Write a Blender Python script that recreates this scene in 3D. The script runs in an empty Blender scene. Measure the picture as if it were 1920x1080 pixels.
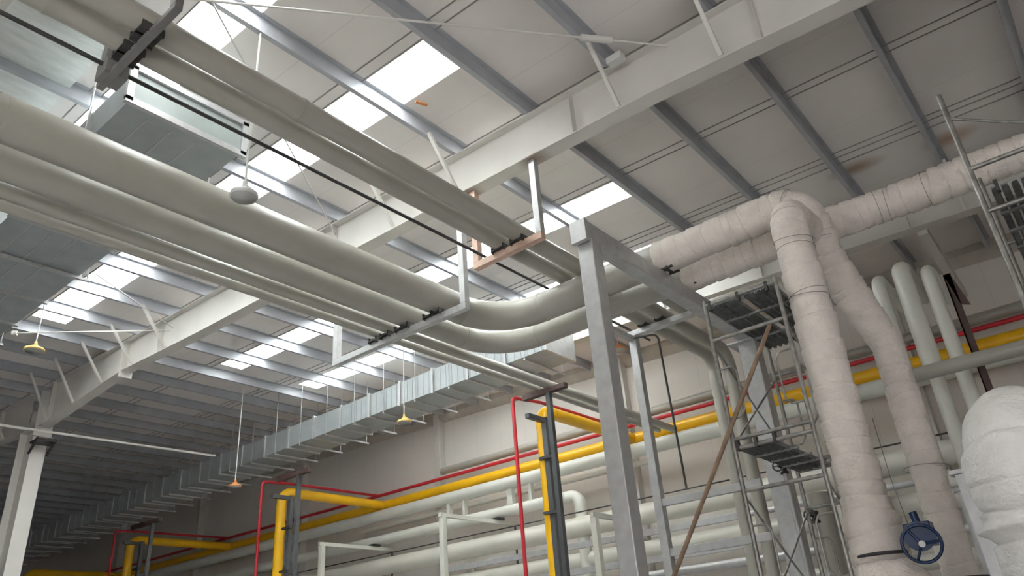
import bpy, math, random
from mathutils import Vector, Matrix, noise
C = bpy.context.scene.collection
PI = math.pi
sc = bpy.context.scene

# ------------------------------------------------------------------ camera
cam_d = bpy.data.cameras.new('camera'); cam = bpy.data.objects.new('camera', cam_d); C.objects.link(cam)
yaw, pit, rol, FPX = -0.654405, 0.465234, -0.082023, 1419.07
fw = Vector((math.sin(yaw)*math.cos(pit), math.cos(yaw)*math.cos(pit), math.sin(pit)))
r0 = Vector((math.cos(yaw), -math.sin(yaw), 0)); u0 = r0.cross(fw)
rr = r0*math.cos(rol) + u0*math.sin(rol); uu = -r0*math.sin(rol) + u0*math.cos(rol)
M = Matrix((rr, uu, -fw)).transposed().to_4x4(); M.translation = Vector((0, 0, 1.6))
cam.matrix_world = M
cam_d.sensor_width = 36.0; cam_d.lens = FPX/1920*36.0; cam_d.clip_end = 300
sc.camera = cam

# ------------------------------------------------------------------ world, sun, exposure
w = bpy.data.worlds.new('world'); sc.world = w; w.use_nodes = True
bg = w.node_tree.nodes['Background']
bg.inputs['Color'].default_value = (0.93, 0.97, 1.0, 1); bg.inputs['Strength'].default_value = 2.6
sd = bpy.data.lights.new('sun', 'SUN'); sd.energy = 75.0; sd.angle = 0.05; sd.color = (1.0, 0.985, 0.96)
so = bpy.data.objects.new('sun', sd); C.objects.link(so)
so.rotation_euler = (math.radians(24), math.radians(-14), 0); so.location = (0, 0, 30)
sc.view_settings.view_transform = 'Standard'; sc.view_settings.look = 'None'
sc.view_settings.exposure = 0.22; sc.view_settings.gamma = 1.0
sc.view_settings.use_curve_mapping = False
sc.cycles.max_bounces = 8; sc.cycles.diffuse_bounces = 6

# ------------------------------------------------------------------ materials
def mat(name, col, rough=0.5, metal=0.0, var=0.12, scale=3.0, bump=0.0, bscale=30.0, spec=0.5, stretch=None, stains=None, streak=0.0):
    m = bpy.data.materials.new(name); m.use_nodes = True
    nt = m.node_tree; b = nt.nodes['Principled BSDF']; L = nt.links.new
    b.inputs['Roughness'].default_value = rough; b.inputs['Metallic'].default_value = metal
    b.inputs['Specular IOR Level'].default_value = spec
    tc = nt.nodes.new('ShaderNodeTexCoord'); mp = nt.nodes.new('ShaderNodeMapping')
    L(tc.outputs['Object'], mp.inputs['Vector'])
    if stretch: mp.inputs['Scale'].default_value = stretch
    n = nt.nodes.new('ShaderNodeTexNoise'); n.inputs['Scale'].default_value = scale; n.inputs['Detail'].default_value = 5
    L(mp.outputs[0], n.inputs['Vector'])
    r = nt.nodes.new('ShaderNodeValToRGB')
    c = Vector(col)
    r.color_ramp.elements[0].position = 0.3; r.color_ramp.elements[1].position = 0.7
    r.color_ramp.elements[0].color = (*(c*(1-var)), 1); r.color_ramp.elements[1].color = (*(c*(1+var*0.6)), 1)
    L(n.outputs['Fac'], r.inputs['Fac']); out = r.outputs['Color']
    if stains:
        geo = nt.nodes.new('ShaderNodeNewGeometry')
        for (p, rad, scol) in stains:
            sb = nt.nodes.new('ShaderNodeVectorMath'); sb.operation = 'SUBTRACT'; sb.inputs[1].default_value = p
            L(geo.outputs['Position'], sb.inputs[0])
            ml = nt.nodes.new('ShaderNodeVectorMath'); ml.operation = 'MULTIPLY'; ml.inputs[1].default_value = (1/rad[0], 1/rad[1], 1/rad[2])
            L(sb.outputs[0], ml.inputs[0])
            ln = nt.nodes.new('ShaderNodeVectorMath'); ln.operation = 'LENGTH'; L(ml.outputs[0], ln.inputs[0])
            ad = nt.nodes.new('ShaderNodeMath'); ad.operation = 'MULTIPLY_ADD'; ad.inputs[1].default_value = 0.9; 
            L(n.outputs['Fac'], ad.inputs[0]); L(ln.outputs['Value'], ad.inputs[2])
            mr = nt.nodes.new('ShaderNodeMapRange'); mr.inputs['From Min'].default_value = 0.5; mr.inputs['From Max'].default_value = 1.5
            mr.inputs['To Min'].default_value = 0.8; mr.inputs['To Max'].default_value = 0.0
            L(ad.outputs[0], mr.inputs['Value'])
            mx = nt.nodes.new('ShaderNodeMix'); mx.data_type = 'RGBA'
            L(mr.outputs[0], mx.inputs[0]); L(out, mx.inputs[6]); mx.inputs[7].default_value = (*scol, 1)
            out = mx.outputs[2]
    L(out, b.inputs['Base Color'])
    if bump:
        n2 = nt.nodes.new('ShaderNodeTexNoise'); n2.inputs['Scale'].default_value = bscale; n2.inputs['Detail'].default_value = 6
        L(mp.outputs[0], n2.inputs['Vector'])
        bp = nt.nodes.new('ShaderNodeBump'); bp.inputs['Strength'].default_value = bump; bp.inputs['Distance'].default_value = 0.02
        L(n2.outputs['Fac'], bp.inputs['Height']); L(bp.outputs[0], b.inputs['Normal'])
    return m

def panel_mat(name, col, axis, width, gap, rough=0.6, metal=0.0, var=0.06, dark=0.6, stains=None):
    # painted sheet with thin joint lines every `width` along an axis
    m = mat(name, col, rough, metal, var, 0.7, stains=stains)
    nt = m.node_tree; L = nt.links.new; b = nt.nodes['Principled BSDF']
    src = b.inputs['Base Color'].links[0].from_socket
    tc = nt.nodes.new('ShaderNodeTexCoord'); sp = nt.nodes.new('ShaderNodeSeparateXYZ'); L(tc.outputs['Object'], sp.inputs[0])
    md = nt.nodes.new('ShaderNodeMath'); md.operation = 'PINGPONG'; md.inputs[1].default_value = width/2; L(sp.outputs[axis], md.inputs[0])
    mr = nt.nodes.new('ShaderNodeMapRange'); mr.inputs['From Min'].default_value = 0; mr.inputs['From Max'].default_value = gap
    mr.inputs['To Min'].default_value = dark; mr.inputs['To Max'].default_value = 1.0; L(md.outputs[0], mr.inputs['Value'])
    mx = nt.nodes.new('ShaderNodeMix'); mx.data_type = 'RGBA'; mx.blend_type = 'MULTIPLY'; mx.inputs[0].default_value = 1
    L(src, mx.inputs[6]); L(mr.outputs[0], mx.inputs[7]); L(mx.outputs[2], b.inputs['Base Color'])
    return m

RUST = (0.16, 0.07, 0.03)
MT = dict(
    paint=mat('white_painted_steel', (0.62, 0.595, 0.56), 0.5, 0, 0.06, 1.5, stains=[((-4.96, 7.2, 7.93), (0.28, 0.4, 0.16), RUST), ((-6.15, 7.2, 7.96), (0.25, 0.4, 0.14), RUST)]),
    roof=panel_mat('grey_roof_sheet', (0.73, 0.685, 0.66), 1, 2.2, 0.006, 0.55, 0.0, 0.07, 0.7,
                   stains=[((-0.42, 12.6, 8.85), (0.45, 0.3, 0.3), (0.36, 0.18, 0.07)), ((-1.85, 12.4, 8.87), (0.5, 0.22, 0.3), (0.26, 0.16, 0.08))]),
    seam=mat('dark_roof_seam', (0.27, 0.255, 0.24), 0.7),
    purlin=mat('galvanised_purlin', (0.42, 0.43, 0.46), 0.5, 0.2, 0.12, 2.0),
    wall=panel_mat('white_wall_panel', (0.74, 0.695, 0.65), 0, 0.95, 0.012, 0.6, 0, 0.05, 0.86),
    trim=mat('beige_trim', (0.50, 0.46, 0.40), 0.6),
    floor=mat('concrete_floor', (0.42, 0.415, 0.41), 0.7, 0, 0.1, 0.6),
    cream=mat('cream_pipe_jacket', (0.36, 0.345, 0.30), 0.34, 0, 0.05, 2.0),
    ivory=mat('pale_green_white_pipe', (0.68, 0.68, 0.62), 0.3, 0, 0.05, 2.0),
    bare=mat('wall_pipe_white', (0.68, 0.66, 0.59), 0.35, 0, 0.05, 2.0),
    galv=mat('galvanised_steel', (0.50, 0.50, 0.50), 0.4, 0.4, 0.12, 9.0),
    duct=mat('galvanised_duct_sheet', (0.40, 0.43, 0.44), 0.45, 0.4, 0.10, 3.0),
    copper=mat('primed_pinkish_steel', (0.60, 0.42, 0.33), 0.5, 0.2, 0.2, 8.0),
    dark=mat('dark_bracket_steel', (0.055, 0.052, 0.05), 0.55, 0.2, 0.2, 6.0),
    darkpost=mat('charcoal_painted_steel', (0.10, 0.105, 0.11), 0.4, 0.3, 0.15, 5.0),
    brown=mat('brown_primer_steel', (0.085, 0.05, 0.045), 0.55, 0.1, 0.2, 5.0),
    wrap=mat('white_insulation_cloth', (0.74, 0.675, 0.62), 0.95, 0, 0.10, 5.0, bump=1.0, bscale=30, spec=0.1),
    wrapw=mat('fresh_white_insulation_cloth', (0.78, 0.765, 0.74), 0.95, 0, 0.08, 5.0, bump=1.0, bscale=30, spec=0.1),
    midsteel=mat('grey_hanger_steel', (0.20, 0.195, 0.19), 0.5, 0.3, 0.15, 6.0),
    wire=mat('binding_wire', (0.22, 0.2, 0.18), 0.5, 0.6),
    yellow=mat('yellow_gas_pipe_paint', (0.86, 0.47, 0.01), 0.3, 0, 0.06, 3.0),
    red=mat('red_pipe_paint', (0.52, 0.02, 0.035), 0.35, 0, 0.12, 3.0),
    scaf=mat('scaffold_tube_steel', (0.30, 0.29, 0.27), 0.4, 0.7, 0.35, 14.0),
    deck=mat('scaffold_deck_steel', (0.26, 0.27, 0.26), 0.5, 0.5, 0.35, 12.0),
    rustpole=mat('rusty_brown_tube', (0.27, 0.18, 0.12), 0.7, 0.2, 0.3, 10.0),
    blue=mat('blue_valve_enamel', (0.008, 0.03, 0.095), 0.25, 0.1, 0.2, 9.0),
    lampw=mat('lamp_housing_white', (0.62, 0.62, 0.60), 0.4),
    lampy=mat('lamp_housing_yellow', (0.72, 0.50, 0.16), 0.45),
    lampo=mat('lamp_housing_orange', (0.62, 0.24, 0.08), 0.5),
    lens=mat('lamp_lens_grey', (0.42, 0.42, 0.40), 0.25),
    foil=mat('crinkled_white_foil', (0.72, 0.73, 0.71), 0.4, 0.2, 0.15, 3.0, bump=1.0, bscale=5, stretch=(2.5, 0.6, 1)),
    film=mat('grey_green_glass_sheet', (0.36, 0.40, 0.39), 0.4, 0.1, 0.15, 2.0),
)
def translucent(name):
    m = bpy.data.materials.new(name); m.use_nodes = True; nt = m.node_tree
    nt.nodes.remove(nt.nodes['Principled BSDF']); o = nt.nodes['Material Output']
    t = nt.nodes.new('ShaderNodeBsdfTranslucent'); t.inputs['Color'].default_value = (0.9, 0.93, 0.93, 1)
    d = nt.nodes.new('ShaderNodeBsdfDiffuse'); d.inputs['Color'].default_value = (0.8, 0.82, 0.82, 1)
    tc = nt.nodes.new('ShaderNodeTexCoord'); n = nt.nodes.new('ShaderNodeTexNoise'); n.inputs['Scale'].default_value = 1.5
    nt.links.new(tc.outputs['Object'], n.inputs['Vector'])
    mr = nt.nodes.new('ShaderNodeMapRange'); mr.inputs['To Min'].default_value = 0.15; mr.inputs['To Max'].default_value = 0.3
    nt.links.new(n.outputs['Fac'], mr.inputs['Value'])
    mx = nt.nodes.new('ShaderNodeMixShader'); nt.links.new(mr.outputs[0], mx.inputs[0])
    nt.links.new(t.outputs[0], mx.inputs[1]); nt.links.new(d.outputs[0], mx.inputs[2]); nt.links.new(mx.outputs[0], o.inputs['Surface'])
    return m
MT['skylight'] = translucent('translucent_skylight_sheet')

# ------------------------------------------------------------------ mesh builder
class MB:
    def __init__(s): s.v = []; s.f = []; s.sm = []
    def add(s, vs, fs, smooth=False):
        k = len(s.v); s.v += [Vector(v) for v in vs]; s.f += [tuple(i+k for i in f) for f in fs]; s.sm += [smooth]*len(fs); return s
    def box(s, a, b):
        x0, y0, z0 = a; x1, y1, z1 = b
        if x0 > x1: x0, x1 = x1, x0
        if y0 > y1: y0, y1 = y1, y0
        if z0 > z1: z0, z1 = z1, z0
        return s.add([(x0,y0,z0),(x1,y0,z0),(x1,y1,z0),(x0,y1,z0),(x0,y0,z1),(x1,y0,z1),(x1,y1,z1),(x0,y1,z1)],
                     [(0,3,2,1),(4,5,6,7),(0,1,5,4),(1,2,6,5),(2,3,7,6),(3,0,4,7)])
    def bar(s, p, q, wdt, hgt, up=(0, 0, 1)):
        p, q = Vector(p), Vector(q); d = (q-p).normalized(); up = Vector(up)
        if abs(d.dot(up)) > 0.98: up = Vector((0, 1, 0))
        a = d.cross(up).normalized(); b = a.cross(d)
        vs = [e + a*sx*wdt/2 + b*sz*hgt/2 for e in (p, q) for sx, sz in ((-1,-1),(1,-1),(1,1),(-1,1))]
        return s.add(vs, [(0,3,2,1),(4,5,6,7),(0,1,5,4),(1,2,6,5),(2,3,7,6),(3,0,4,7)][::1])
    def prism(s, poly, y0, y1, axis='y'):
        n = len(poly)
        def P(a, b, t): return (a, t, b) if axis == 'y' else ((t, a, b) if axis == 'x' else (a, b, t))
        vs = [P(a, b, y0) for a, b in poly] + [P(a, b, y1) for a, b in poly]
        fs = [tuple(range(n)), tuple(range(2*n-1, n-1, -1))] + [(i, i+n, (i+1) % n + n, (i+1) % n) for i in range(n)]
        return s.add(vs, fs)
    def tube(s, path, r, seg=20, caps=True, rf=None):
        path = [Vector(p) for p in path]; n = len(path)
        T = []
        for i in range(n):
            T.append((path[min(i+1, n-1)] - path[max(i-1, 0)]).normalized())
        up = Vector((0, 0, 1)) if abs(T[0].z) < 0.9 else Vector((0, 1, 0))
        a = T[0].cross(up).normalized(); vs = []; S = 0
        for i in range(n):
            a = (a - T[i]*a.dot(T[i])).normalized(); b = T[i].cross(a)
            if i: S += (path[i]-path[i-1]).length
            for k in range(seg):
                t = 2*PI*k/seg; R = rf(S, t, path[i]) if rf else (r[i] if isinstance(r, (list, tuple)) else r)
                vs.append(path[i] + (a*math.cos(t) + b*math.sin(t))*R)
        fs = [(i*seg+k, i*seg+(k+1) % seg, (i+1)*seg+(k+1) % seg, (i+1)*seg+k) for i in range(n-1) for k in range(seg)]
        s.add(vs, fs, True)
        if caps:
            k = len(s.v)
            s.add([v for v in vs[:seg]], [tuple(range(seg-1, -1, -1))]); s.add(vs[-seg:], [tuple(range(seg))])
        return s
    def cyl(s, p, q, r, seg=16, r2=None): return s.tube([p, q], [r, r if r2 is None else r2], seg)
    def lathe(s, c, prof, seg=24):
        vs = [(c[0]+r*math.cos(2*PI*k/seg), c[1]+r*math.sin(2*PI*k/seg), c[2]+z) for r, z in prof for k in range(seg)]
        fs = [(i*seg+k, i*seg+(k+1) % seg, (i+1)*seg+(k+1) % seg, (i+1)*seg+k) for i in range(len(prof)-1) for k in range(seg)]
        return s.add(vs, fs, True)
    def torus(s, c, n, R, r, seg=32, sub=8):
        c, n = Vector(c), Vector(n).normalized(); a = n.orthogonal().normalized(); b = n.cross(a); vs = []
        for i in range(seg):
            t = 2*PI*i/seg; d = a*math.cos(t)+b*math.sin(t)
            for j in range(sub):
                u = 2*PI*j/sub; vs.append(c + d*(R + r*math.cos(u)) + n*r*math.sin(u))
        fs = [(i*sub+j, ((i+1) % seg)*sub+j, ((i+1) % seg)*sub+(j+1) % sub, i*sub+(j+1) % sub) for i in range(seg) for j in range(sub)]
        return s.add(vs, fs, True)

def fillet(pts, R, n=10):
    pts = [Vector(p) for p in pts]; out = [pts[0]]
    for i in range(1, len(pts)-1):
        a = (pts[i-1]-pts[i]); b = (pts[i+1]-pts[i]); la, lb = a.length, b.length; a.normalize(); b.normalize()
        ang = a.angle(b); Ri = R[i-1] if isinstance(R, (list, tuple)) else R
        t = min(Ri/math.tan(ang/2), la*0.49, lb*0.49); Rr = t*math.tan(ang/2)
        cdir = (a+b).normalized(); c = pts[i] + cdir*(Rr/math.sin(ang/2))
        p0 = pts[i]+a*t - c; p1 = pts[i]+b*t - c; w_ = p0.angle(p1)
        for k in range(n+1):
            u = k/n; out.append(c + (p0*math.sin((1-u)*w_) + p1*math.sin(u*w_))/math.sin(w_))
    out.append(pts[-1]); return out
def resample(path, step):
    out = [path[0]]; acc = 0
    for i in range(1, len(path)):
        p, q = path[i-1], path[i]; L = (q-p).length
        if L < 1e-6: continue
        m = max(1, round(L/step))
        for k in range(1, m+1): out.append(p.lerp(q, k/m))
    return out

ORG = {}
def finish(name, mb, m, loc=(0, 0, 0), parent=None, bevel=0):
    if parent is not None: loc = ORG[parent.name]
    loc = Vector(loc)
    me = bpy.data.meshes.new(name); me.from_pydata([v-loc for v in mb.v], [], mb.f)
    me.polygons.foreach_set('use_smooth', mb.sm); me.update()
    o = bpy.data.objects.new(name, me); C.objects.link(o)
    me.materials.append(MT[m] if isinstance(m, str) else m)
    if parent is not None: o.parent = parent
    else: o.location = loc
    ORG[o.name] = loc
    if bevel:
        b = o.modifiers.new('bevel', 'BEVEL'); b.width = bevel; b.segments = 2; b.limit_method = 'ANGLE'
    return o
part = lambda name, mb, m, parent, bevel=0, label=None: _lab(finish(name, mb, m, parent=parent, bevel=bevel), label)
def _lab(o, label):
    if label: o['label'] = label
    return o
def tag(o, label, cat, group=None):
    o['label'] = label; o['category'] = cat
    if group: o['group'] = group
    return o
def thing(name, label, cat, loc, group=None):
    o = bpy.data.objects.new(name, None); C.objects.link(o); o.location = loc; o.empty_display_size = 0.2
    ORG[o.name] = Vector(loc); return tag(o, label, cat, group)
def solo(name, mb, m, loc, label, cat, group=None, bevel=0): return tag(finish(name, mb, m, loc, bevel=bevel), label, cat, group)
def struct(name, mb, m):
    o = finish(name, mb, m); o['kind'] = 'structure'; return o
def dup(root, d, label=None, group=None):
    r = root.copy(); C.objects.link(r); r.location = Vector(root.location) + Vector(d); ORG[r.name] = Vector(r.location)
    if label: r['label'] = label
    if group: r['group'] = group
    for ch in list(root.children):
        c = ch.copy(); C.objects.link(c); c.parent = r
        for g in list(ch.children):
            e = g.copy(); C.objects.link(e); e.parent = c
    return r

# ------------------------------------------------------------------ the setting
SL = 0.026
def rz(x, z0=8.95): return z0 - SL*(x+5)
XL, XR, YF, YW = -50.0, 9.0, -9.0, 17.4
struct('floor', MB().box((XL, YF, -0.15), (XR, YW, 0)), 'floor')
strips = [(0.8, 1.45), (3.0, 3.6), (5.25, 5.95), (7.5, 8.15), (9.8, 10.42), (12.25, 12.88)]
SX0, SX1 = -17.3, -5.15
mb = MB()
def slab(mb, x0, x1, y0, y1, t=0.03, z0=8.95):
    return mb.add([(x0,y0,rz(x0,z0)),(x1,y0,rz(x1,z0)),(x1,y1,rz(x1,z0)),(x0,y1,rz(x0,z0)),(x0,y0,rz(x0,z0)+t),(x1,y0,rz(x1,z0)+t),(x1,y1,rz(x1,z0)+t),(x0,y1,rz(x0,z0)+t)],
           [(0,3,2,1),(4,5,6,7),(0,1,5,4),(1,2,6,5),(2,3,7,6),(3,0,4,7)])
slab(mb, XL, SX0, YF, YW); slab(mb, SX1, XR, YF, YW)
yy = YF
for a, b in strips:
    slab(mb, SX0, SX1, yy, a); yy = b
slab(mb, SX0, -14.5, yy, YW); slab(mb, -8.2, SX1, yy, YW); slab(mb, -14.5, -8.2, yy, 14.7); slab(mb, -14.5, -8.2, 15.3, YW)
struct('ceiling', mb, 'roof')
k = 0
for a, b in strips:
    k += 1
    struct('window_%d' % k, slab(MB(), SX0, SX1, a, b, 0.012, 8.955), 'skylight')
struct('window_%d' % (k+1), slab(MB(), -14.5, -8.2, 14.7, 15.3, 0.012, 8.955), 'skylight')  # added skylight strip, put in to brighten the back wall
# roof lap seams: thin raised ribs pressed in the sheets
k = 0
for ys in ((3.0, 2.84), (5.22, 5.04), (7.47, 7.3), (9.74, 9.57), (11.68, 11.84, 12.05), (14.3, 14.48), (0.6,)):
    for y in ys:
        k += 1
        struct('trim_%d' % k, slab(MB(), -30, XR, y-0.008, y+0.008, 0.012, 8.938), 'seam')
struct('wall_back', MB().box((XL, YW, 0), (XR, YW+0.2, 11)), 'wall')
struct('wall_left', MB().box((XL-0.2, YF, 0), (XL, YW, 11)), 'wall')
mb = MB().box((XL, YF-0.2, 0), (-7, YF, 11)).box((-7, YF-0.2, 0), (XR, YF, 1.0)).box((-7, YF-0.2, 4.8), (XR, YF, 11))  # unseen wall; window openings invented and sized for the daylight they let in
for x in (-3, 1.5, 5): mb.box((x-0.4, YF-0.2, 1.0), (x+0.4, YF, 5.5))
struct('wall_front', mb, 'wall')
mb = MB().box((XR, YF, 0), (XR+0.2, YW, 1.2)).box((XR, YF, 4.0), (XR+0.2, YW, 10)).box((XR, 2, 1.2), (XR+0.2, YW, 4.0))  # unseen wall; its opening is likewise made up to admit side light
struct('wall_right', mb, 'wall')
# eave trim: sheet angle where roof meets the back wall
mb = MB()
mb.add([(XL, YW-0.25, rz(XL)-0.16), (XR, YW-0.25, rz(XR)-0.16), (XR, YW, rz(XR)-0.34), (XL, YW, rz(XL)-0.34), (XL, YW-0.25, rz(XL)), (XR, YW-0.25, rz(XR)), (XR, YW, rz(XR)), (XL, YW, rz(XL))],
       [(0,3,2,1),(4,5,6,7),(0,1,5,4),(1,2,6,5),(2,3,7,6),(3,0,4,7)])
struct('trim_20', mb, 'trim')

# ------------------------------------------------------------------ purlins
NP = 38
pm = MB()
H = 0.225
pm.prism([(0.004, 0), (-0.07, 0), (-0.07, 0.02), (-0.066, 0.02), (-0.066, 0.004), (0, 0.004), (0, H-0.004), (0.066, H-0.004), (0.066, H), (-0.004, H), (-0.004, 0.004), (0.004, 0.004)][:0] + [(-0.07, 0), (0.004, 0), (0.004, H-0.004), (0.07, H-0.004), (0.07, H), (-0.004, H), (-0.004, 0.005), (-0.065, 0.005), (-0.065, 0.02), (-0.07, 0.02)], YF+0.05, YW-0.3)
p0 = None
NTH = 'first second third fourth fifth sixth seventh eighth ninth tenth'.split()
for i in range(NP):
    x = 3.62 - 1.42*i
    z = 8.72 - SL*(x+5)
    if x > -4: lb, g = 'roof purlin over the plain grey bays, %s one to the right of the skylights' % NTH[5-i], 'purlins right of the skylights'
    elif x > -17.5: lb, g = 'roof purlin crossing the skylight rows, %s from their right end' % NTH[i-6], 'purlins crossing the skylights'
    else: lb, g = 'galvanised roof purlin in the dim far left bays beyond the skylights', 'purlins in the far left bays'
    if p0 is None:
        p0 = finish('roof_purlin', pm, 'purlin', (0, 0, 0)); o = p0
    else:
        o = p0.copy(); C.objects.link(o)
    o.location = (x, 0, z); tag(o, lb, 'purlin', g)

# ------------------------------------------------------------------ rafters (tapered I beams)
def poly_at(pts, x):
    for (a, za), (b, zb) in zip(pts[:-1], pts[1:]):
        if a <= x <= b: return za + (zb-za)*(x-a)/(b-a)
    return pts[-1][1] if x > pts[-1][0] else pts[0][1]
def rafter(y, bot, label, braces, stiff, x0, x1, splices=()):
    t = thing('roof_rafter', label, 'beam', (x0, y, bot[0][1]), 'white roof rafters')
    top = [(x0, 8.70-SL*(x0+5)), (x1, 8.70-SL*(x1+5))]
    xs = [p[0] for p in bot]
    web = [(x, z+0.012) for x, z in bot] + [(x1, top[1][1]-0.012), (x0, top[0][1]-0.012)]
    part('web', MB().prism(web, y-0.006, y+0.006), 'paint', t)
    lf = MB(); fl = [(x, z) for x, z in bot] + [(x, z+0.014) for x, z in reversed(bot)]
    lf.prism(fl, y-0.125, y+0.125); part('bottom_flange', lf, 'paint', t)
    tf = MB().prism([(x0, top[0][1]-0.014), (x1, top[1][1]-0.014), (x1, top[1][1]), (x0, top[0][1])], y-0.125, y+0.125)
    part('top_flange', tf, 'paint', t)
    for x in stiff:
        zb = poly_at(bot, x)+0.01; zt = 8.70-SL*(x+5)-0.012
        part('stiffener', MB().box((x-0.005, y-0.115, zb), (x+0.005, y+0.115, zt)), 'paint', t)
    for x in splices:
        zb = poly_at(bot, x); zt = 8.70-SL*(x+5)
        part('splice_plate', MB().box((x-0.03, y-0.14, zb-0.14), (x+0.03, y+0.14, zt)), 'paint', t)
    for x in braces:
        zb = poly_at(bot, x)
        zp = 8.72-SL*(x+5)+0.05
        for s in (-1, 1):
            b = MB().bar((x+0.02, y+s*0.13, zb+0.03), (x+0.02, y+s*0.72, zp), 0.05, 0.05)
            part('fly_brace', b, 'paint', t)
    return t
PX = [3.62-1.42*i for i in range(NP)]
def pxs(a, b, step=1, off=0): return [x for i, x in enumerate(PX) if a < x < b and (i % step) == off]
bot1 = [(-20.95, 7.98), (-16.78, 8.27), (-13.7, 8.15), (-3.0, 7.92), (-0.43, 7.74), (5.5, 7.2)]
near = lambda v: min(PX, key=lambda p: abs(p-v))
rafter(7.21, bot1, 'long white tapered rafter spanning the middle of the roof, splice plate at left', [near(v) for v in (-2.1, -3.5, -6.3, -7.8, -14.9, -16.3, -17.7, -19.1, -20.4)], [-1.56, -4.2, -9.3, -15.2, -20.6], -20.95, 5.5, [-16.78])
bot1l = [(-50, 7.9), (-34, 8.7), (-26, 8.5), (-22.05, 8.05)]
rafter(7.21, bot1l, 'white rafter leaving the left column towards the dim far bays', [near(v) for v in (-23.4, -26.2, -29)], [-24], -49.5, -22.05)
bot2 = [(-20.95, 7.98), (-16.78, 8.24), (-13.7, 8.12), (-3.0, 7.86), (-0.43, 7.7), (8.5, 7.2)]
bot2b = [(-10.2, 8.2), (-3.0, 8.0), (-0.43, 7.9), (8.5, 7.5)]
rafter(13.6, bot2b, 'white rafter nearer the back wall, mostly hidden behind the galvanised duct', [near(v) for v in (0.8, -0.6, -3.5, -6.3)], [-1.5, -4.2], -10.2, 8.5)
rafter(1.2, bot2, 'white rafter above the camera carrying the nearest pipe hanger', [near(v) for v in (-3.5, -7)], [-4.2], -49.5, 8.5)
# knee strut from second rafter to the back wall
solo('wall_strut', MB().bar((-1.36, 13.7, 7.95), (-1.42, 17.35, 7.95), 0.16, 0.2), 'paint', (-1.36, 13.3, 7.95), 'white box strut running from the second rafter to the back wall', 'strut')
for (x0_, x1_, y_) in ((-2.35, -1.5, 14.6), (-1.15, -0.45, 14.9)):
    solo('hatch_frame', MB().bar((x0_, y_, 8.6), (x1_, y_, 8.6), 0.03, 0.03).bar((x0_, y_, 8.6), (x0_, y_-0.6, 8.6), 0.03, 0.03), 'dark', (x0_, y_, 8.6),
         'thin dark angle bracket under the roof ' + ('left' if x0_ < -2 else 'right') + ' of the wall strut', 'bracket')

# tie rods of the roof bracing
def rod(name, a, b, r, m, label, cat='rod', turnbuckle=None):
    t = thing(name, label, cat, a, 'tie rods of the roof bracing')
    part('rod', MB().cyl(a, b, r, 8), m, t)
    if turnbuckle:
        a_, b_ = Vector(a), Vector(b); p, q = a_.lerp(b_, turnbuckle[0]), a_.lerp(b_, turnbuckle[1])
        part('turnbuckle', MB().cyl(p, q, r*3.2, 10), m, t)
    return t
rod('tie_rod', (-6.9, 1.9, 8.5), (-2.68, 7.12, 8.5), 0.014, 'paint', 'long thin white tie rod across the upper ceiling to the middle rafter', turnbuckle=(0.83, 0.89))
rod('tie_rod', (-16.9, 4.85, 8.6), (-14.7, 7.1, 8.58), 0.016, 'paint', 'white tie rod ending in a small cone left of the left skylights', turnbuckle=(0.0, 0.03))
rod('tie_rod', (-13.3, 4.9, 8.6), (-14.6, 7.1, 8.6), 0.013, 'paint', 'white tie rod slanting past the left skylights to the rafter')
rod('tie_rod', (-6.1, 2.8, 8.6), (-9.2, 7.1, 8.55), 0.012, 'paint', 'thin white tie rod slanting behind the hanging lamp to the rafter')

# ------------------------------------------------------------------ left column
t = thing('steel_column', 'white steel column at the left edge carrying the rafter ends', 'column', (-21.5, 7.21, 0))
part('flange', MB().box((-21.05, 7.03, 0), (-21.03, 7.39, 8.05)), 'paint', t)
part('flange', MB().box((-21.95, 7.03, 0), (-21.93, 7.39, 8.05)), 'paint', t)
part('web', MB().box((-21.93, 7.2, 0), (-21.05, 7.22, 8.6)), 'paint', t)
part('cap_plate', MB().box((-22.05, 7.0, 8.02), (-20.95, 7.42, 8.05)), 'paint', t)
part('end_plate', MB().box((-21.0, 7.0, 7.75), (-20.95, 7.42, 8.95)), 'paint', t)
part('bracket', MB().bar((-21.02, 7.0, 7.3), (-20.6, 7.0, 7.62), 0.05, 0.05).bar((-21.02, 7.42, 7.3), (-20.6, 7.42, 7.62), 0.05, 0.05).box((-21.03, 6.98, 7.55), (-20.55, 7.44, 7.6)), 'dark', t)
solo('conduit_pipe', MB().tube([(-20.4, -2, 7.65), (-20.25, 5, 7.65), (-19.9, 11.4, 7.65)], 0.032, 12), 'paint', (-20.4, -2, 7.65), 'thin white pipe running past the top of the left column to the duct', 'pipe')

# ------------------------------------------------------------------ big pipes on the hangers
def pipe(label, pts, r, m, R=0.5, name='pipe', joints=(), group=None, seg=28, cat='pipe'):
    path = fillet(pts, R, 14) if len(pts) > 2 else [Vector(p) for p in pts]
    if not joints: return solo(name, MB().tube(path, r, seg), m, path[0], label, cat, group)
    t = thing(name, label, cat, path[0], group)
    body = part('pipe_body', MB().tube(path, r, seg), m, t)
    for (p, d) in joints:
        p, d = Vector(p), Vector(d).normalized()
        part('joint_band', MB().cyl(p-d*0.02, p+d*0.02, r+0.006, seg), m, body)
    return t
X, Y, Z = (1, 0, 0), (0, 1, 0), (0, 0, 1)
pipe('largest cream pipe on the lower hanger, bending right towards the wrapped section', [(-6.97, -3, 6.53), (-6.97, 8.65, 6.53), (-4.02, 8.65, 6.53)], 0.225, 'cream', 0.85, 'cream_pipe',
     [((-6.97, 1.5, 6.53), Y), ((-6.97, 7.75, 6.53), Y), ((-6.05, 8.65, 6.53), X), ((-4.9, 8.65, 6.53), X)])
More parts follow.
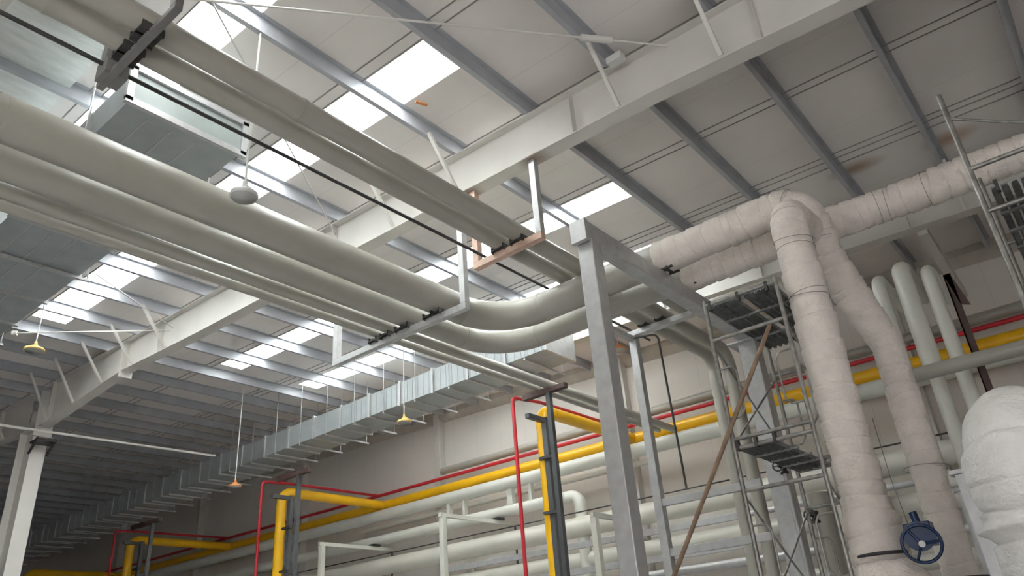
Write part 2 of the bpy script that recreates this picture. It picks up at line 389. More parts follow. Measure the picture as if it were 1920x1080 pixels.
pipe('second large cream pipe on the lower hanger, bending right below the first', [(-7.6, -3, 6.49), (-7.6, 9.38, 6.49), (-4.0, 9.38, 6.49)], 0.19, 'cream', 0.85, 'cream_pipe',
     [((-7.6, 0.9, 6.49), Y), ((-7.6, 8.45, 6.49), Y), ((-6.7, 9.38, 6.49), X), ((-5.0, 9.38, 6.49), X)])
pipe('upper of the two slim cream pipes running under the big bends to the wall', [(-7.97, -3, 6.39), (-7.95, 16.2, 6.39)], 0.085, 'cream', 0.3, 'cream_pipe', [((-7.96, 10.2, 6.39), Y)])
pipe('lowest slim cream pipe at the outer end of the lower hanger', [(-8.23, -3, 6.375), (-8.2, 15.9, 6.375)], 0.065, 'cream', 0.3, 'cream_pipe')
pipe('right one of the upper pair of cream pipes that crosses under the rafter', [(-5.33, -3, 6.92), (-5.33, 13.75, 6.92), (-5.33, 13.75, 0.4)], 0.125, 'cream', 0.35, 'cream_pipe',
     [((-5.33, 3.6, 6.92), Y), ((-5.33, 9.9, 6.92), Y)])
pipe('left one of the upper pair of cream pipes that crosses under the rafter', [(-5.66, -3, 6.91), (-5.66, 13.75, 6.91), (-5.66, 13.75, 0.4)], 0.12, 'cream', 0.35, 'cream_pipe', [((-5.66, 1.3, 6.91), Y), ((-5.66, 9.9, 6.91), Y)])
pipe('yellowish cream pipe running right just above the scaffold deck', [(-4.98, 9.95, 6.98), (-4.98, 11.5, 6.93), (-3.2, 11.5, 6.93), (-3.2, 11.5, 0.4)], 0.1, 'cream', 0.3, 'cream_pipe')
pipe('thin dark pipe strung through the hangers below the upper pair', [(-6.01, -3, 6.86), (-6.01, 11.9, 6.86)], 0.022, 'dark', 0.3, 'dark_pipe', seg=12)

# trapeze hangers
def hanger(label, x0, x1, y, zb, ztops, saddles, mp='galv', mp2=None, mb_='galv', wid=0.1, dy=0.05):
    t = thing('pipe_hanger', label, 'pipe hanger', ((x0+x1)/2, y, zb), 'pipe hangers under the roof')
    part('cross_bar', MB().box((x0-0.05, y-dy, zb-wid), (x1+0.05, y+dy, zb)), mb_, t, 0.006)
    for x, zt, m in ((x0, ztops[0], mp), (x1, ztops[1], mp2 or mp)):
        part('hanger_post', MB().box((x-0.05, y-dy, zb), (x+0.05, y+dy, zt)), m, t, 0.006)
    for x, r, zc in saddles:
        s = MB().box((x-r*0.85, y-0.10, zb), (x+r*0.85, y+0.10, zb+0.02))
        for sx in (-1, 1):
            s.bar((x+sx*r*0.8, y-0.1, zb+0.02), (x+sx*r*0.8, y+0.1, zb+0.02), 0.02, 0.09)
        s.box((x-0.015, y-0.10, zb), (x+0.015, y+0.10, zc-r+0.005))
        part('saddle', s, 'dark', t)
    return t
hanger('steel pipe hanger under the rafter carrying the four lower cream pipes', -9.2, -6.39, 7.21, 6.24, (8.05, 7.96), [(-6.97, 0.20, 6.53), (-7.6, 0.17, 6.49), (-7.97, 0.11, 6.39), (-8.24, 0.10, 6.375)])
hanger('pinkish primed pipe hanger under the rafter carrying the upper pair of pipes', -6.1, -4.98, 7.21, 6.775, (7.97, 7.96), [(-5.33, 0.13, 6.92), (-5.66, 0.13, 6.91)], 'copper', 'galv', 'copper')
hanger('dark nearest pipe hanger around the upper pair at top left', -6.15, -4.84, 2.0, 6.775, (8.72, 8.72), [(-5.33, 0.13, 6.92), (-5.66, 0.13, 6.91)], 'midsteel', 'midsteel', 'midsteel', 0.06, 0.035)
solo('rod_guide_box', MB().box((-6.12, 1.92, 6.72), (-5.9, 2.12, 6.9)), 'midsteel', (-6.0, 2.0, 6.72), 'small dark box on the nearest hanger holding the thin dark pipe', 'bracket')

# ------------------------------------------------------------------ portal frame near the camera
t = thing('steel_portal_frame', 'galvanised box steel portal frame in front of the wrapped pipes', 'frame', (-4.05, 6.85, 0))
part('post', MB().box((-4.15, 6.75, 0), (-3.94, 6.96, 6.07)), 'galv', t, 0.012)
part('cross_beam', MB().box((-4.15, 6.70, 6.07), (-3.95, 11.75, 6.3)), 'galv', t, 0.012)
part('end_cap', MB().box((-4.16, 6.64, 6.02), (-3.94, 6.71, 6.31)), 'galv', t, 0.006)
part('post', MB().box((-4.22, 11.42, 0), (-3.93, 11.7, 6.07)), 'galv', t, 0.012)
part('cap_plate', MB().box((-4.35, 11.3, 6.05), (-3.8, 11.8, 6.08)), 'galv', t)
for (x, y, r, zc) in ((-4.0, 8.65, 0.2, 6.53), (-4.0, 9.38, 0.17, 6.49)):
    part('saddle', MB().box((-4.15, y-0.12, 6.3), (-3.8, y+0.12, 6.32)).bar((-4.15, y-0.1, 6.34), (-3.8, y-0.1, 6.34), 0.02, 0.07).bar((-4.15, y+0.1, 6.34), (-3.8, y+0.1, 6.34), 0.02, 0.07), 'dark', t)
# second, thinner frame with a bar under the upper pair of pipes
t = thing('slim_support_frame', 'slim galvanised post with cross bar carrying the upper pair near the wall', 'frame', (-5.9, 11.15, 0))
part('post', MB().box((-6.02, 11.1, 0), (-5.88, 11.24, 6.7)), 'galv', t, 0.006)
part('cross_bar', MB().box((-6.05, 11.09, 6.69), (-4.75, 11.23, 6.785)), 'galv', t, 0.006)
part('arm', MB().box((-6.0, 9.9, 6.6), (-5.9, 11.1, 6.68)), 'galv', t)
for x in (-5.33, -5.66): part('saddle', MB().box((x-0.09, 11.0, 6.785), (x+0.09, 11.3, 6.80)).box((x-0.08, 11.0, 6.79), (x-0.06, 11.3, 6.85)).box((x+0.06, 11.0, 6.79), (x+0.08, 11.3, 6.85)), 'dark', t)
for z in (3.82, 3.06): part('rail', MB().box((-5.88, 11.12, z-0.09), (-4.22, 11.2, z+0.03)), 'galv', t, 0.006)
pipe('thin dark conduit bending down beside the slim galvanised post', [(-5.85, 11.0, 6.6), (-5.42, 11.05, 6.55), (-5.38, 11.05, 3.9)], 0.018, 'dark', 0.12, 'dark_conduit', seg=10)

# ------------------------------------------------------------------ wrapped (insulated) pipes
def wrapped(label, pts, r, R, seed, seg=44, step=0.009, name='insulated_pipe', wires=4, flare=None, loc=None, m='wrap', taper=None, deep=0.085, gap=(0.12, 0.30)):
    rnd = random.Random(seed)
    path = resample(fillet(pts, R, 24), step)
    L = sum((b-a).length for a, b in zip(path[:-1], path[1:]))
    cuts = [0.0]
    while cuts[-1] < L: cuts.append(cuts[-1] + rnd.uniform(*gap))
    off = [rnd.uniform(-0.035, 0.045) for _ in cuts]; ph = [rnd.uniform(0, 6.3) for _ in cuts]; sl = [rnd.uniform(0.01, 0.05) for _ in cuts]
    def rf(s, t, p):
        k = 0
        while k < len(cuts)-2 and s + sl[k+1]*math.cos(t-ph[k+1]) > cuts[k+1]: k += 1
        a = cuts[k] - sl[k]*math.cos(t-ph[k]); b = cuts[k+1] - sl[k+1]*math.cos(t-ph[k+1])
        u = min(1, max(0, (s-a)/max(1e-3, b-a)))
        v = 1 + off[k] + 0.06*(max(0, math.sin(PI*u))**0.4) - 0.05 + 0.035*(1-u)**2
        v -= deep*(math.exp(-((s-a)/0.009)**2) + 0.5*math.exp(-((b-s)/0.012)**2)); v += 0.05*(1-u)**5
        q = Vector(p) + Vector((math.cos(t), math.sin(t), 0))*0.3
        v += 0.035*noise.noise(q*5.0 + Vector((seed, 0, 0))) + 0.022*noise.noise(Vector((s*26, t*1.1, seed))) + 0.014*noise.noise(q*17.0)
        if flare:
            for s0, wd, am in flare: v += am*math.exp(-((s-s0)/wd)**2)
        if taper:
            s0, s1, f_ = taper; v *= 1 - (1-f_)*min(1, max(0, (s-s0)/(s1-s0)))
        return r*v
    t = thing(name, label, 'insulated pipe', loc or path[0], 'cloth wrapped pipes and fittings')
    body = part('cloth_wrapping', MB().tube(path, r, seg, True, rf), m, t)
    acc = 0; want = sorted(rnd.uniform(0.3, L-0.2) for _ in range(wires)); wi = 0
    for i in range(1, len(path)-1):
        acc += (path[i]-path[i-1]).length
        if wi < len(want) and acc >= want[wi]:
            n = (path[i+1]-path[i-1]).normalized() + Vector((rnd.uniform(-.15, .15), rnd.uniform(-.15, .15), rnd.uniform(-.15, .15)))
            part('binding_wire', MB().torus(path[i], n, r*1.03, 0.003, 40, 5), 'wire', body); wi += 1
    return t
wrapped('cloth wrapped pipe end of the largest cream pipe, arching down into the slanting leg', [(-4.03, 8.65, 6.53), (-1.98, 8.65, 6.56), (-1.98, 8.85, 5.85), (-1.69, 9.4, 4.72), (-1.69, 9.4, 1.2)], 0.225, [0.42, 0.5, 0.5], 3, wires=3, taper=(2.6, 3.9, 0.76))
wrapped('cloth wrapped straight pipe passing behind the arches to the right edge', [(-4.0, 9.38, 6.49), (-2.5, 9.38, 6.49), (-1.0, 9.5, 6.5), (4.5, 9.5, 6.5)], 0.215, 1.5, 8, wires=7)
wrapped('thick cloth wrapped riser standing in front, topped by a short bend', [(-2.04, 8.6, 6.1), (-2.04, 7.95, 6.1), (-2.04, 7.95, 1.9)], 0.205, 0.3, 5, wires=5, flare=[(4.05, 0.13, 0.25), (4.35, 0.15, 0.3)])
wrapped('bulky cloth wrapped fitting nearest the camera at the lower right edge', [(-0.42, 7.1, 2.82), (-0.52, 6.0, 2.80), (-0.50, 6.0, 1.0)], 0.325, 0.34, 11, wires=1, flare=[(1.60, 0.03, 0.2), (1.35, 0.16, 0.09), (2.2, 0.25, 0.08)], m='wrapw', deep=0.10, gap=(0.10, 0.26))
# wrapped valve bodies at the foot of the risers
def blob(label, c, rad, seed, tilt=0):
    mb = MB(); n, m = 26, 40; vs = []
    for i in range(n+1):
        th = PI*i/n
        for k in range(m):
            ph = 2*PI*k/m; d = Vector((math.sin(th)*math.cos(ph), math.sin(th)*math.sin(ph), math.cos(th)))
            f = 1 + 0.06*math.sin(th*9+seed+1.2*math.sin(ph)) + 0.06*noise.noise(d*2.5+Vector((seed, 0, 0)))
            vs.append(Vector(c) + Vector((d.x*rad[0]*f, d.y*rad[1]*f, d.z*rad[2]*f)))
    fs = [(i*m+k, (i+1)*m+k, (i+1)*m+(k+1) % m, i*m+(k+1) % m) for i in range(n) for k in range(m)]
    mb.add(vs, fs, True)
    t = thing('wrapped_valve_body', label, 'valve', (c[0], c[1], c[2]-rad[2]))
    part('cloth_cover', mb, 'wrap', t)
    part('flange_gap', MB().lathe((c[0], c[1], c[2]+rad[2]*0.98), [(0.0, 0), (rad[0]*0.62, 0), (rad[0]*0.62, 0.025), (0, 0.025)], 30), 'dark', t)
    return t
blob('cloth covered valve body under the front wrapped riser', (-2.0, 7.85, 1.98), (0.36, 0.3, 0.3), 2.0)
blob('cloth covered valve body under the rear wrapped riser', (-1.62, 9.15, 1.75), (0.36, 0.3, 0.32), 5.0)
# blue gear operator with handwheel
t = thing('valve_handwheel', 'blue valve gearbox and handwheel between the two wrapped risers', 'valve', (-1.6, 7.75, 2.3))
nv = Vector((0.25, -1, -0.15)).normalized(); c0 = Vector((-1.59, 7.6, 2.31))
rim = part('wheel_rim', MB().torus(c0, nv, 0.155, 0.014, 40, 10), 'blue', t)
mb = MB(); a = nv.orthogonal().normalized(); b = nv.cross(a)
for k in range(3):
    d = a*math.cos(k*2.094+0.3)+b*math.sin(k*2.094+0.3); mb.cyl(c0+nv*0.02, c0+d*0.155, 0.012, 8)
part('spokes', mb, 'blue', rim)
part('hub', MB().cyl(c0+nv*0.045, c0-nv*0.03, 0.028, 16), 'galv', rim, label='bare metal hub')
part('gearbox', MB().cyl(c0-nv*0.05+Vector((0.0, 0, 0.06)), c0-nv*0.17+Vector((0, 0, 0.06)), 0.125, 24).box((-1.72, 7.68, 2.30), (-1.5, 7.85, 2.5)).cyl(c0+Vector((0.0, 0.1, 0.1)), c0+Vector((-0.02, 0.1, 0.28)), 0.035, 12), 'blue', t, 0.008)
solo('pull_cord', MB().tube([(-1.66, 7.65, 2.45), (-1.70, 7.68, 2.9), (-1.72, 7.75, 3.5)], 0.004, 6), 'wire', (-1.66, 7.65, 2.45), 'thin cord hanging down to the blue handwheel', 'cord')
t = thing('flat_steel_post', 'flat grey steel post leaning behind the bulky wrapped fitting', 'post', (-1.22, 8.5, 0))
part('plate', MB().bar((-1.16, 8.5, 0.3), (-1.22, 8.5, 2.98), 0.05, 0.17, (1, 0, 0)), 'galv', t)
part('cap', MB().box((-1.34, 8.42, 2.96), (-0.9, 8.62, 3.0)), 'galv', t)

# ------------------------------------------------------------------ pipes near the right part of the wall
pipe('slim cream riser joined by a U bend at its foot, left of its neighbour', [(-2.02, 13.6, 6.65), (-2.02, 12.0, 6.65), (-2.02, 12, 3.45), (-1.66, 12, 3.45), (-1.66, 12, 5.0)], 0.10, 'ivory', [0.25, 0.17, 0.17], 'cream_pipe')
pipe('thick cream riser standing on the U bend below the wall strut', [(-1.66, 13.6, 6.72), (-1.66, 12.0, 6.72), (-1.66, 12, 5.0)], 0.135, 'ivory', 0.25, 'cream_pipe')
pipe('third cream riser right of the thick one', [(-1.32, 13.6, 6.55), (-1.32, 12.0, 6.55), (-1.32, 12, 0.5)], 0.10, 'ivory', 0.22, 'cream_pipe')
pipe('cream pipe crossing low in front of the right risers to the right edge', [(-1.96, 10.8, 4.66), (8.95, 10.8, 4.66)], 0.095, 'cream', 0.2, 'cream_pipe')
t = thing('brown_angle_post', 'brown primed angle post with a gusset beside the right risers', 'post', (-1.1, 12, 0))
part('post', MB().box((-1.14, 12.0, 0), (-1.04, 12.02, 6.35)).box((-1.14, 12.0, 0), (-1.12, 12.1, 6.35)), 'brown', t)
part('gusset', MB().prism([(-1.13, 6.35), (-1.05, 6.35), (-0.93, 5.8), (-1.05, 5.85)], 12.0, 12.03), 'brown', t)

# ------------------------------------------------------------------ pipes along the back wall
def wpipe(label, x0, x1, y, z, r, m, **k): return pipe(label, [(x0, y, z), (x1, y, z)], r, m, name=k.pop('name', 'wall_pipe'), **k)
wpipe('long yellow gas pipe running along the back wall', -40, 8, 16.6, 6.52, 0.155, 'yellow', name='yellow_pipe', joints=[((-20.5, 16.6, 6.52), X), ((-12.8, 16.6, 6.52), X)])
wpipe('thin red pipe running along the back wall above the yellow one', -40, 8, 16.6, 6.88, 0.05, 'red', name='red_pipe')
wpipe('cream pipe just above the red pipe on the back wall', -16.3, 8, 16.95, 7.2, 0.11, 'cream')
wpipe('shiny white pipe directly under the yellow pipe', -40, 8, 16.25, 6.14, 0.17, 'ivory')
wpipe('grey lower companion pipe close under the shiny white pipe', -20, -9, 16.9, 5.98, 0.07, 'bare')
pipe('white wall pipe that bends down to a short drop right of the yellow riser', [(-30, 16.3, 5.42), (-10.9, 16.3, 5.42), (-10.9, 16.3, 0.5)], 0.15, 'ivory', 0.26, 'wall_pipe', [((-11.3, 16.3, 5.42), X), ((-10.9, 16.3, 5.05), Z)])
wpipe('thickest white wall pipe low on the back wall with a dark cable above', -32, 8, 16.2, 4.62, 0.24, 'bare')
solo('dark_cable', MB().cyl((-32, 15.98, 4.93), (8, 15.98, 4.93), 0.016, 8), 'dark', (-32, 15.98, 4.93), 'thin dark cable along the top of the thickest wall pipe', 'cable')
wpipe('slim chrome-bright pipe low on the back wall', -14, 8, 15.6, 4.1, 0.06, 'galv')
wpipe('second thick white pipe lowest along the back wall', -30, 8, 16.4, 3.85, 0.2, 'bare')
wpipe('lower grey metal pipe along the back wall', -12, 8, 15.6, 3.2, 0.09, 'galv')
wpipe('lowest white pipe along the back wall by the frame', -20, 8, 16.3, 2.8, 0.15, 'bare')
pipe('short vertical cream pipe left of the yellow riser by the wall', [(-15.3, 16.9, 5.15), (-15.3, 16.9, 0.3)], 0.13, 'bare', name='wall_pipe')
pipe('vertical cream pipe behind the portal frame by the wall', [(-3.9, 16.0, 5.6), (-3.9, 16.0, 0.3)], 0.17, 'bare', name='wall_pipe')
pipe('wide cream drop pipe low behind the scaffold by the wall', [(-4.6, 14.8, 4.1), (-4.6, 14.8, 0.3)], 0.2, 'cream', name='wall_pipe')
# channel rails under the wall pipes
for i, (x0_, x1_, y_, z_, lb) in enumerate(((-14.3, -6.1, 15.0, 4.0, 'upper galvanised channel rail low in front of the wall pipes'), (-12, -6.3, 15.0, 3.45, 'lower galvanised channel rail low in front of the wall pipes'))):
    solo('channel_rail', MB().box((x0_, y_-0.03, z_-0.07), (x1_, y_+0.03, z_+0.07)), 'galv', (x0_, y_, z_), lb, 'rail', bevel=0.006)
wc = None
for x in (-37.7, -30.8, -23.7, -16.7, -9.77, -2.8, 4.2):
    where = {-16.7: 'left of the yellow riser in the middle', -9.77: 'seen just right of the near galvanised post', -2.8: 'half hidden behind the wrapped risers', 4.2: 'beyond the right scaffold', -23.7: 'behind the second yellow riser', -30.8: 'behind the far end of the duct', -37.7: 'in the dark far left corner'}[x]
    solo('wall_post', MB().box((x-0.12, 17.14, 0), (x+0.12, 17.4, rz(x)-0.1)), 'paint', (x, 17.2, 0), 'white square wall post ' + where, 'post', 'white posts along the back wall', bevel=0.008)

# small pipe racks standing before the wall
def rack(x, y, z, y1, label, drops=True, zoff=0):
    t = thing('pipe_rack', label, 'pipe rack', (x, y, 0), 'pale pipe racks before the back wall')
    part('post', MB().box((x-0.07, y-0.07, 0), (x+0.07, y+0.07, z-0.1)), 'ivory', t, 0.006)
    part('arm', MB().box((x-0.05, y-0.1, z-0.1), (x+0.05, y1, z)), 'ivory', t, 0.006)
    if drops:
        part('drop_rod', MB().cyl((x, y1-0.05, 0), (x, y1-0.05, z-0.1), 0.03, 8), 'darkpost', t)
        part('pipe_shoe', MB().box((x-0.1, y1-0.9, z), (x+0.1, y1-0.6, z+0.06)), 'dark', t)
    return t
rack(-13.5, 14.0, 5.2, 16.9, 'pale pipe rack post with an arm left of the yellow riser')
rack(-18.25, 14.0, 5.2, 16.7, 'pale pipe rack left of the second white post, by the second yellow riser')
rack(-9.05, 14.0, 4.45, 15.5, 'pale pipe rack just left of the near galvanised post', False)
rack(-24.5, 14.0, 5.0, 16.7, 'far small pipe rack in the dim left part of the wall')
for i, (x, w_) in enumerate(((-15.4, 0.06), (-14.8, 0.04), (-13.1, 0.09), (-12.4, 0.05))):
    solo('pipe_stay', MB().box((x-w_, 16.2, 5.52), (x+w_, 16.34, 6.03)), 'ivory', (x, 16, 5.3), 'short pale stay between two wall pipes, %s' % ('far left one', 'thin one beside it', 'wide one above the rack arm', 'slender one right of the rack arm')[i], 'stay')

# ------------------------------------------------------------------ yellow / red branches with dark racks
def branch(x, xr, xb, names):
    pipe(names[0], [(x, 12.75, 0.3), (x, 12.75, 6.52), (x, 16.55, 6.52)], 0.135, 'yellow', 0.3, 'yellow_pipe', [((x, 12.75, 6.15), Z), ((x, 13.15, 6.52), Y)])
    pipe(names[1], [(x-0.48, 12.4, 0.3), (x-0.48, 12.4, 6.86), (x-0.3, 13.1, 6.86), (x-0.3, 16.6, 6.88)], 0.04, 'red', 0.1, 'red_pipe')
    t = thing('dark_pipe_rack', names[2], 'pipe rack', (xr, 11.2, 0), 'charcoal racks beside the yellow risers')
    part('post', MB().box((xr-0.045, 11.15, 0), (xr+0.045, 11.25, 6.2)), 'darkpost', t, 0.006)
    part('cross_bar', MB().box((xr-0.6, 11.14, 6.2), (xr+0.42, 11.26, 6.3)), 'brown', t, 0.006)
    part('post', MB().box((xb-0.06, 12.6, 0), (xb+0.06, 12.72, 6.3)), 'darkpost', t, 0.006)
    part('short_arm', MB().box((xb-0.05, 12.05, 6.18), (xb+0.05, 12.7, 6.28)), 'darkpost', t)
    part('gusset_plate', MB().box((xb-0.2, 12.3, 6.66), (xb+0.6, 12.33, 6.82)), 'brown', t)
    part('stay', MB().bar((xr-0.5, 11.3, 6.25), (xb-0.05, 12.3, 6.7), 0.06, 0.06), 'brown', t)
    for z in (4.3, 5.4): part('clamp', MB().box((xb-0.15, 12.52, z), (xb+0.2, 12.6, z+0.06)), 'dark', t)
branch(-9.27, -7.93, -9.13, ('yellow riser and branch nearest the galvanised post', 'thin red riser beside the nearest yellow riser', 'charcoal rack beside the nearest yellow riser, its bar under slim cream pipes'))
branch(-18.5, -15.6, -17.95, ('second yellow riser and branch, left of centre', 'thin red riser beside the second yellow riser', 'charcoal rack beside the second yellow riser'))
branch(-27.1, -22.6, -26.1, ('third yellow riser and branch in the dim left part', 'thin dark red riser beside the third yellow riser', 'charcoal rack beside the third yellow riser'))
pipe('farthest yellow riser in the dark lower left corner', [(-35.6, 12.75, 0.3), (-35.6, 12.75, 6.52), (-35.6, 16.55, 6.52)], 0.135, 'yellow', 0.3, 'yellow_pipe')
for x, nm in ((-16.9, 'far left'), (-12.9, 'middle'), (-2.9, 'right')):
    solo('wall_bracket', MB().prism([(16.45, 6.3), (17.35, 6.3), (17.35, 6.62), (17.2, 6.36), (16.45, 6.36)], x-0.04, x+0.04, 'x'), 'dark', (x, 17, 6.3), 'dark bracket holding the yellow and red wall pipes, %s one' % nm, 'bracket')

# ------------------------------------------------------------------ galvanised wall duct
def dz(x): return 7.55 + 0.010*(x+11)
t = thing('ventilation_duct', 'long galvanised rectangular duct along the back wall under the roof', 'duct', (-10, 12.7, 7.5))
XA, XB = -46.0, -8.55
def dbox(x0, x1, y0, y1, g, zt): 
    return [(x0,y0,dz(x0)-g),(x1,y0,dz(x1)-g),(x1,y1,dz(x1)-g),(x0,y1,dz(x0)-g),(x0,y0,dz(x0)+zt+g),(x1,y0,dz(x1)+zt+g),(x1,y1,dz(x1)+zt+g),(x0,y1,dz(x0)+zt+g)]
BF = [(0,3,2,1),(4,5,6,7),(0,1,5,4),(1,2,6,5),(2,3,7,6),(3,0,4,7)]
part('duct_body', MB().add(dbox(XA, XB, 12.18, 13.2, 0, 0.56), BF), 'duct', t)
x = XB - 0.02; i = 0
fl0 = None
while x > XA:
    part('joint_flange', MB().add(dbox(x-0.03, x+0.03, 12.145, 13.235, 0.035, 0.56), BF), 'galv', t)
    x -= 1.12; i += 1
x = XB - 0.14; rb = MB(); rb2 = MB()
while x > XA:
    if x > -15 or -30.5 < x < -26: (rb if x > -15 else rb2).add(dbox(x-0.005, x+0.005, 12.172, 12.2, -0.01, 0.56), BF)
    x -= 0.187
part('stiffening_ribs', rb, 'duct', t); part('stiffening_ribs', rb2, 'duct', t)
x = XB - 0.6; i = 0
while x > -40:
    z = dz(x)-0.06
    part('support_strut', MB().box((x-0.02, 12.15, z-0.02), (x+0.02, 13.62, z+0.02)), 'galv', t)
    part('support_rod', MB().cyl((x, 13.55, z), (x, 13.55, rz(x)), 0.008, 6), 'galv', t); part('support_rod', MB().cyl((x, 12.16, z), (x, 12.16, rz(x)), 0.007, 6), 'galv', t)
    x -= 1.12; i += 1
    if i > 27: break

# ------------------------------------------------------------------ near duct at upper left
t = thing('ventilation_duct', 'nearer galvanised duct hanging at upper left, cut off square with a flange', 'duct', (-7.2, 3.3, 7.6))
part('duct_body', MB().box((-16.5, 2.66, 7.62), (-7.24, 4.06, 8.05)), 'duct', t)
part('end_flange', MB().box((-7.25, 2.6, 7.57), (-7.19, 4.12, 7.65)).box((-7.25, 2.6, 8.05), (-7.19, 4.12, 8.12)).box((-7.25, 2.6, 7.6), (-7.19, 2.68, 8.1)).box((-7.25, 4.04, 7.6), (-7.19, 4.12, 8.1)), 'galv', t)
part('end_plate', MB().box((-7.24, 2.67, 7.64), (-7.225, 4.05, 8.06)), 'film', t)
for x in (-8.25, -9.4, -10.5, -11.7, -12.9, -14.1, -15.3):
    part('joint_flange', MB().box((x-0.03, 2.62, 7.58), (x+0.03, 4.10, 8.09)), 'galv', t)
for y in (2.95, 3.25, 3.55): part('bottom_seam', MB().box((-16.4, y-0.008, 7.61), (-7.4, y+0.008, 7.625)), 'galv', t)
for x in (-8.15, -11.6, -15): part('hanger_rod', MB().cyl((x, 2.58, 7.55), (x, 2.58, 8.95), 0.01, 6).cyl((x, 4.16, 7.55), (x, 4.16, 8.95), 0.01, 6).box((x-0.02, 2.54, 7.53), (x+0.02, 4.2, 7.57)), 'galv', t)
foil = solo('foil_insulation', MB().add([(-11.9, -1, 8.93+0.1), (-7.85, -1, 8.92), (-7.85, 2.6, 8.92), (-11.9, 2.6, 9.03), (-11.9, -1, 9.06), (-7.85, -1, 8.95), (-7.85, 2.6, 8.95), (-11.9, 2.6, 9.06)], BF), 'foil', (-9, 1, 8.95),
     'crinkled bright foil sheet under the roof in the upper left corner', 'insulation')

# ------------------------------------------------------------------ hanging lamps
def lamp(label, x, y, ztop, zl, R, m, kind=0):
    t = thing('hanging_lamp', label, 'lamp', (x, y, zl), 'hanging disc lamps'); ztop = rz(x)
    part('rod', MB().cyl((x, y, zl+0.14), (x, y, ztop), 0.012, 8), 'lampw', t)
    part('yoke', MB().bar((x-R*0.8, y, zl+0.05), (x, y, zl+0.16), 0.015, 0.03).bar((x+R*0.8, y, zl+0.05), (x, y, zl+0.16), 0.015, 0.03).cyl((x, y, zl+0.12), (x, y, zl+0.2), 0.03, 10), m, t)
    hs = part('housing', MB().lathe((x, y, zl), [(0, 0.11), (R*0.35, 0.11), (R*0.45, 0.06), (R*0.95, 0.05), (R, 0.03), (R, 0), (0, 0)]), m, t)
    part('lens', MB().lathe((x, y, zl-0.012), [(R*0.9, 0.012), (R*0.88, 0), (0, -0.004)]), 'lens', hs)
    return t
lamp('grey disc lamp hanging above the cream pipes, nearest the camera', -6.35, 3.66, 8.72, 6.36, 0.15, 'lampw')
lamp('yellowish disc lamp hanging left of the middle rafter', -16.13, 5.08, 9.0, 8.02, 0.19, 'lampy')
lamp('yellowish disc lamp hanging in front of the wide end of the wall duct', -12.63, 11.91, 8.9, 6.92, 0.17, 'lampy')
lamp('small orange disc lamp hanging low before the middle of the wall duct', -18.18, 11.06, 9.0, 6.4, 0.17, 'lampo')
lamp('rust orange disc lamp hanging right of the near galvanised post', -8.1, 14.42, 8.8, 7.98, 0.2, 'lampo')

# ------------------------------------------------------------------ scaffold towers
def scaffold(label, x0, x1, ys, ztop, decks, nframe=2, group=None, flip=1, ladder=True, ext=0.0, low=0.2):
    t = thing('scaffold_tower', label, 'scaffold', ((x0+x1)/2, ys[0], 0), group)
    R = 0.024
    for y in ys:
        for x in (x0, x1):
            part('standard', MB().cyl((x, y, low), (x, y, ztop+ext), R, 12), 'scaf', t)
        k = 0
        z = ztop
        while z > 0.5:
            for zz in (z-0.06, z-0.5, z-1.62-0.02):
                if zz > low: part('transom', MB().cyl((x0, y, zz), (x1, y, zz), R*0.9, 10), 'scaf', t)
            if ladder:
                for s, xx in ((1, x0), (-1, x1)):
                    p = [(xx, y, z-0.85), (xx+s*0.16, y, z-0.85), (xx+s*0.2, y, z-0.92), (xx+s*0.2, y, z-1.35), (xx+s*0.14, y, z-1.42), (xx, y, z-1.42)]
                    part('ladder_loop', MB().tube(fillet(p, 0.04, 4), 0.012, 8), 'scaf', t)
            z -= 1.68
    for s, xx in ((1, x0), (-1, x1)):
        z = ztop-0.55
        while z > 1.0:
            part('cross_brace', MB().cyl((xx, ys[0], z), (xx, ys[1], z-1.15), 0.011, 8), 'scaf', t)
            part('cross_brace', MB().cyl((xx, ys[1], z), (xx, ys[0], z-1.15), 0.011, 8), 'scaf', t)
            z -= 1.68
    for (a, b, z) in decks:
        n = max(1, round((b-a)/0.075)); sw = (b-a)/n
        for j in range(n):
            m_ = 'deck'
            if j % 6 == 5: continue
            part('deck_plank', MB().prism([(a+j*sw+0.008, z-0.045), (a+j*sw+0.008, z), (a+(j+1)*sw-0.01, z), (a+(j+1)*sw-0.01, z-0.045), (a+(j+1)*sw-0.02, z-0.012), (a+j*sw+0.018, z-0.012)], ys[0], ys[1]+0.05), m_, t)
        for y in (ys[0]+0.5, (ys[0]+ys[1])/2, ys[1]-0.5):
            part('deck_batten', MB().box((a, y-0.02, z-0.05), (b, y+0.02, z-0.03)), 'deck', t)
        for j in range(3):
            xx = a + (b-a)*(0.05+0.42*j)
            part('deck_hook', MB().box((xx-0.015, ys[0]-0.03, z-0.06), (xx+0.015, ys[0]+0.03, z+0.05)), 'dark', t)
    return t
scaffold('galvanised scaffold tower standing left of the front wrapped riser', -3.12, -2.27, (7.7, 9.5), 5.24, [(-3.1, -2.29, 5.16), (-3.1, -2.62, 3.53)])
scaffold('scaffold tower partly seen at the right edge', -0.18, 1.2, (7.0, 8.9), 5.3, [(-0.1, 1.1, 5.0), (-0.1, 1.1, 3.9)], ladder=False, ext=0.78)
solo('scaffold_handrail', MB().cyl((-0.17, 7.0, 5.8), (1.2, 7.0, 4.9), 0.014, 8), 'scaf', (-0.17, 7, 5.8), 'thin scaffold rail from the top of the right edge pole', 'rail')
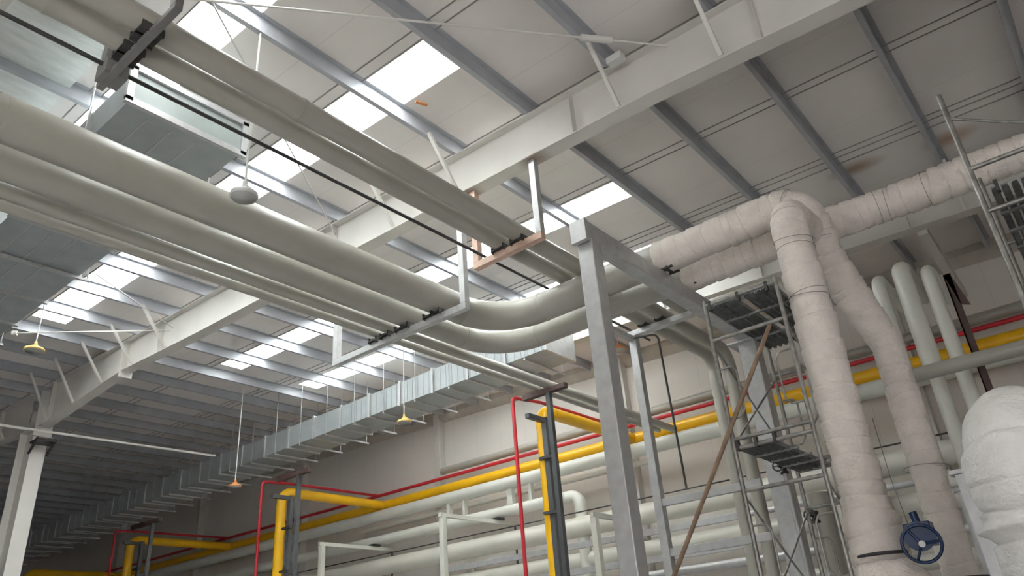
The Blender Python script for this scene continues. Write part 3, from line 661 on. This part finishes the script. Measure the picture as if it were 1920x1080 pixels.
solo('leaning_pole', MB().cyl((-2.42, 7.62, 4.68), (-4.6, 7.55, 1.45), 0.024, 12), 'rustpole', (-4.6, 7.55, 1.45), 'brown rusty pole leaning against the scaffold tower', 'pole')

# small extras
solo('junction_box', MB().box((-3.42, 6.85, 8.5), (-3.2, 6.98, 8.6)), 'lampw', (-3.3, 6.9, 8.5), 'small white box on the rafter beside the long tie rod', 'box', bevel=0.006)
solo('orange_tag', MB().bar((-6.06, 6.0, 8.945), (-6.0, 6.17, 8.945), 0.05, 0.012), 'lampo', (-6.03, 6.08, 8.945), 'small orange tag stuck on the roof sheet near a skylight', 'tag')
def small_valve(x, y, z, label):
    t = thing('hand_valve', label, 'valve', (x, y, z), 'small dark valves behind the scaffold')
    b_ = part('valve_body', MB().lathe((x, y, z), [(0, -0.08), (0.06, -0.08), (0.06, -0.05), (0.035, -0.03), (0.05, 0), (0.035, 0.03), (0.06, 0.05), (0.06, 0.08), (0, 0.08)], 16).cyl((x, y, z), (x-0.02, y-0.16, z+0.02), 0.018, 10), 'dark', t)
    part('hand_wheel', MB().torus((x-0.02, y-0.16, z+0.02), (0.1, -1, 0.1), 0.075, 0.011, 20, 6).bar((x-0.095, y-0.16, z+0.02), (x+0.055, y-0.16, z+0.02), 0.014, 0.014), 'dark', t)
small_valve(-3.9, 11.3, 3.95, 'small dark hand valve just behind the scaffold lower deck')
small_valve(-3.62, 11.3, 3.2, 'small dark hand valve low behind the scaffold')
solo('valve_pipe', MB().tube([(-3.9, 11.3, 0.3), (-3.9, 11.3, 3.95)], 0.03, 10), 'galv', (-3.9, 11.3, 0.3), 'slim steel pipe rising to the upper small hand valve', 'pipe')
solo('valve_pipe', MB().tube([(-3.62, 11.3, 0.3), (-3.62, 11.3, 3.2)], 0.03, 10), 'galv', (-3.62, 11.3, 0.3), 'slim steel pipe rising to the lower small hand valve', 'pipe')

solo('support_stand', MB().box((-1.88, 11.96, 0), (-1.80, 12.04, 3.30)).box((-1.94, 11.9, 3.30), (-1.74, 12.1, 3.35)), 'galv', (-1.84, 12, 0), 'galvanised stand under the U bend of the right risers', 'stand')
